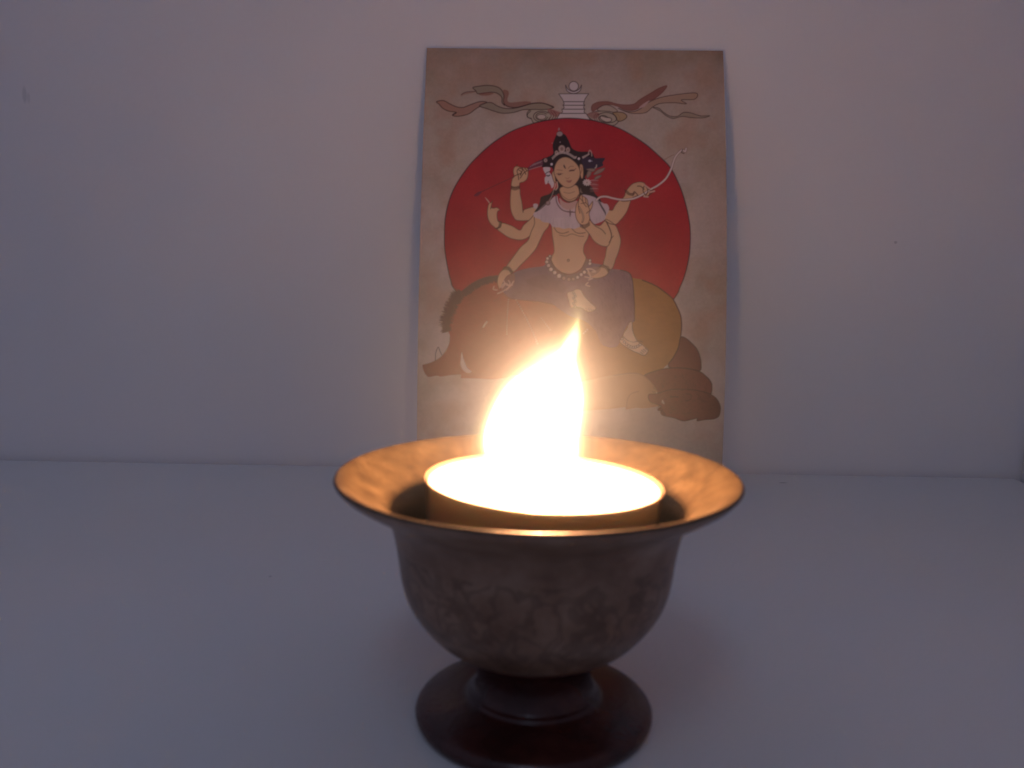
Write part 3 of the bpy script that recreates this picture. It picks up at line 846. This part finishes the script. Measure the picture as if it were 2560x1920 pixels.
outer = [(0, 1.27), (.95, 1.27), (1.28, 1.325), (1.59, 1.48), (1.85, 1.76), (2.05, 2.08), (2.15, 2.4), (2.205, 2.8), (2.255, 3.1), (2.34, 3.38), (2.53, 3.60), (2.82, 3.77), (3.06, 3.93), (3.165, 4.04), (3.183, 4.075)]
inner = [(3.183, 4.075), (3.165, 4.105), (3.12, 4.108), (3.0, 4.055), (2.78, 3.91), (2.5, 3.74), (2.26, 3.52), (2.14, 3.28), (2.07, 2.95), (2.02, 2.55), (1.97, 2.27), (1.8, 2.06), (1.3, 1.92), (0, 1.88)]
foot = [(0, 0.0), (1.82, 0.0), (1.90, .04), (1.94, .12), (1.93, .20), (1.84, .28), (1.60, .345), (1.32, .385), (1.14, .405), (1.08, .43), (1.06, .47), (1.0, .51), (.95, .62), (.93, .80), (.96, .98),
        (1.04, 1.12), (1.16, 1.20), (1.22, 1.27), (1.21, 1.31), (1.05, 1.33), (0, 1.33)]


def smooth_prof(pf, k=5):
    return [tuple(q) for q in catmull(pf[1:-1], closed=False, k=k)]


bowl = bpy.data.objects.new('offering_bowl', None)
COL.objects.link(bowl); bowl.location = (XB * CM, YB * CM, 0)
tag(bowl, 'engraved bronze bowl with flared rim and dark round foot, holding the candle', 'bowl')
po = [outer[0]] + smooth_prof(outer) + [outer[-1]]
vs, fs = lathe(po, 160); mesh_obj('bowl_body', vs, fs, M_BOWL, bowl)
pi_ = [tuple(q) for q in catmull(inner[:-1], closed=False, k=5)] + [inner[-1]]
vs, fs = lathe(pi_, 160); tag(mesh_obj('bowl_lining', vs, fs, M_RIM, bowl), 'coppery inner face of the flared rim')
vs, fs = lathe([foot[0]] + smooth_prof(foot, 4) + [foot[-1]], 128); tag(mesh_obj('foot', vs, fs, M_FOOT, bowl), 'dark glossy round foot')

# ------------------------------------------------------------------ the tealight
candle = bpy.data.objects.new('tealight_candle', None)
COL.objects.link(candle)
candle.location = ((XB + .04) * CM, YB * CM, 2.16 * CM)
candle.rotation_euler = (0, math.radians(2.0), 0)
tag(candle, 'round white tealight burning with a tall flame inside the bowl', 'candle')
M_TIN, nt, b = new_mat('thin_clear_cup')
b.inputs['Base Color'].default_value = (.50, .38, .28, 1); b.inputs['Roughness'].default_value = .25
tr = nt.nodes.new('ShaderNodeBsdfTransparent'); tr.inputs[0].default_value = (.64, .53, .42, 1)
mxs = nt.nodes.new('ShaderNodeMixShader'); mxs.inputs[0].default_value = .75
nt.links.new(b.outputs[0], mxs.inputs[1]); nt.links.new(tr.outputs[0], mxs.inputs[2])
nt.links.new(mxs.outputs[0], nt.nodes['Material Output'].inputs['Surface'])
tin = [(0, 0.0), (1.70, 0.0), (1.76, .05), (1.80, .3), (1.86, 1.2), (1.88, 1.78), (1.905, 1.80), (1.905, 1.825), (1.875, 1.83), (1.86, 1.79), (1.84, 1.2), (1.78, .3), (1.70, .06), (0, .04)]
vs, fs = lathe(tin, 128); mesh_obj('cup', vs, fs, M_TIN, candle)
M_WAX, nt, b = new_mat('molten_wax')
b.inputs['Base Color'].default_value = (.86, .84, .80, 1); b.inputs['Roughness'].default_value = .15
b.inputs['Subsurface Weight'].default_value = .7; b.inputs['Subsurface Radius'].default_value = (1, .8, .6); b.inputs['Subsurface Scale'].default_value = .0045
bump(nt, b, noise(nt, 120, 2), .05, .0004)
wax = [(0, .06), (1.66, .08), (1.73, .3), (1.80, 1.2), (1.838, 1.785), (1.80, 1.775), (1.7, 1.765), (1.2, 1.755), (.5, 1.755), (0, 1.76)]
vs, fs = lathe(wax, 96); mesh_obj('wax', vs, fs, M_WAX, candle)
M_WICK, nt, b = new_mat('charred_wick'); b.inputs['Base Color'].default_value = (.02, .015, .012, 1); b.inputs['Roughness'].default_value = .95
vs, fs = [], []
wp = catmull([(0, 0, 1.7), (.01, .02, 1.85), (-.02, .06, 2.02), (-.09, .12, 2.12)], closed=False, k=6)
for i, q in enumerate(wp):
    for k in range(8):
        a = 2 * math.pi * k / 8; rr = .055 * (1 - .3 * i / len(wp)) * (1 + .1 * math.sin(k * 3 + i))
        vs.append((q[0] + rr * math.cos(a), q[1] + rr * math.sin(a), q[2]))
for i in range(len(wp) - 1):
    for k in range(8): fs.append((i * 8 + k, i * 8 + (k + 1) % 8, (i + 1) * 8 + (k + 1) % 8, (i + 1) * 8 + k))
fs.append(tuple(len(vs) - 8 + k for k in range(8)))
mesh_obj('wick', vs, fs, M_WICK, candle)

# flame: a closed teardrop of glowing gas, leaning to the right and drawn out at the tip
M_FLAME = bpy.data.materials.new('flame_gas'); M_FLAME.use_nodes = True
nt = M_FLAME.node_tree; nt.nodes.clear()
out = nt.nodes.new('ShaderNodeOutputMaterial'); em = nt.nodes.new('ShaderNodeEmission')
em.inputs[0].default_value = (1.0, .62, .26, 1); em.inputs[1].default_value = 950
nt.links.new(em.outputs[0], out.inputs['Volume'])
# (x centre, half width, z) in cm, relative to the bowl axis, z over the shelf
FS = [(.0, .30, 3.935), (-.05, .50, 4.04), (-.14, .66, 4.20), (-.19, .74, 4.42), (-.20, .745, 4.68), (-.15, .72, 4.98), (-.08, .66, 5.28), (-.02, .57, 5.50), (.07, .42, 5.70),
      (.20, .24, 5.90), (.30, .15, 6.06), (.35, .12, 6.20), (.385, .085, 6.33), (.41, .04, 6.46), (.43, .01, 6.60)]
fq = catmull([(a, b_, c) for a, b_, c in FS], closed=False, k=5)
def flame_shape(grow):
    vs, fs, nn = [], [], 40
    last = len(fq) - 1
    for i, (cx, hw, z) in enumerate(fq):
        hw = max(hw + grow * (1 - .55 * i / last), .006)
        zz = z + grow * 1.35 * (i / last) ** 2
        if i == last: hw = .004 + grow * .1
        for k in range(nn):
            a = 2 * math.pi * k / nn
            vs.append((cx - .04 + hw * math.cos(a), hw * .8 * math.sin(a), zz - 2.16))
    for i in range(last):
        for k in range(nn): fs.append((i * nn + k, i * nn + (k + 1) % nn, (i + 1) * nn + (k + 1) % nn, (i + 1) * nn + k))
    fs.append(tuple(range(nn - 1, -1, -1))); fs.append(tuple(len(vs) - nn + k for k in range(nn)))
    return vs, fs


vs, fs = flame_shape(0)
flame = mesh_obj('flame', vs, fs, M_FLAME, candle)
# nested emissive shells added to imitate bloom round the flame
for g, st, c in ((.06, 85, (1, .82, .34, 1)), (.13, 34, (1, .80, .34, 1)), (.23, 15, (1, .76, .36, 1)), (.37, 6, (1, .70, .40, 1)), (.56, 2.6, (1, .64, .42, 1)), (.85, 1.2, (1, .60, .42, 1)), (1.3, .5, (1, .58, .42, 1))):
    m = bpy.data.materials.new('bloom_glow'); m.use_nodes = True
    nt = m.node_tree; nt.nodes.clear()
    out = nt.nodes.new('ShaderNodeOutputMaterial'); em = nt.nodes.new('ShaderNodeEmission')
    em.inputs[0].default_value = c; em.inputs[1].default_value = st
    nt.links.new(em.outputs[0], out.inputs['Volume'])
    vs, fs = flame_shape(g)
    mesh_obj('flame_bloom_shell', vs, fs, m, flame)

# added scattering volume, lit by the flame lamps, to make a halo
M_HALO = bpy.data.materials.new('halo_scatter'); M_HALO.use_nodes = True
nt = M_HALO.node_tree; nt.nodes.clear()
out = nt.nodes.new('ShaderNodeOutputMaterial'); vp = nt.nodes.new('ShaderNodeVolumePrincipled')
vp.inputs['Color'].default_value = (.58, .78, 1, 1); vp.inputs['Anisotropy'].default_value = 0.0
tc = nt.nodes.new('ShaderNodeTexCoord')
mp = nt.nodes.new('ShaderNodeMapping'); mp.vector_type = 'TEXTURE'; SR = 6.2 * CM
mp.inputs['Scale'].default_value = (SR, SR, SR)
nt.links.new(tc.outputs['Object'], mp.inputs[0])
ln_ = nt.nodes.new('ShaderNodeVectorMath'); ln_.operation = 'LENGTH'; nt.links.new(mp.outputs[0], ln_.inputs[0])
fall = math_n(nt, 'POWER', math_n(nt, 'SUBTRACT', 1.0, ln_.outputs['Value'], True), 3.0)
nt.links.new(math_n(nt, 'MULTIPLY', fall, 1.7), vp.inputs['Density'])
nt.links.new(vp.outputs[0], out.inputs['Volume'])
prs = [(6.2 * math.sin(math.pi * i / 24), -6.2 * math.cos(math.pi * i / 24)) for i in range(25)]
prs[0] = (0, -6.2); prs[-1] = (0, 6.2)
vs, fs = lathe(prs, 48)
halo_vol = mesh_obj('added_haze', vs, fs, M_HALO)
halo_vol.location = FL * CM + Vector((0, 0, .002))
tag(halo_vol, 'added scattering volume that makes a warm halo round the flame', kind='stuff')
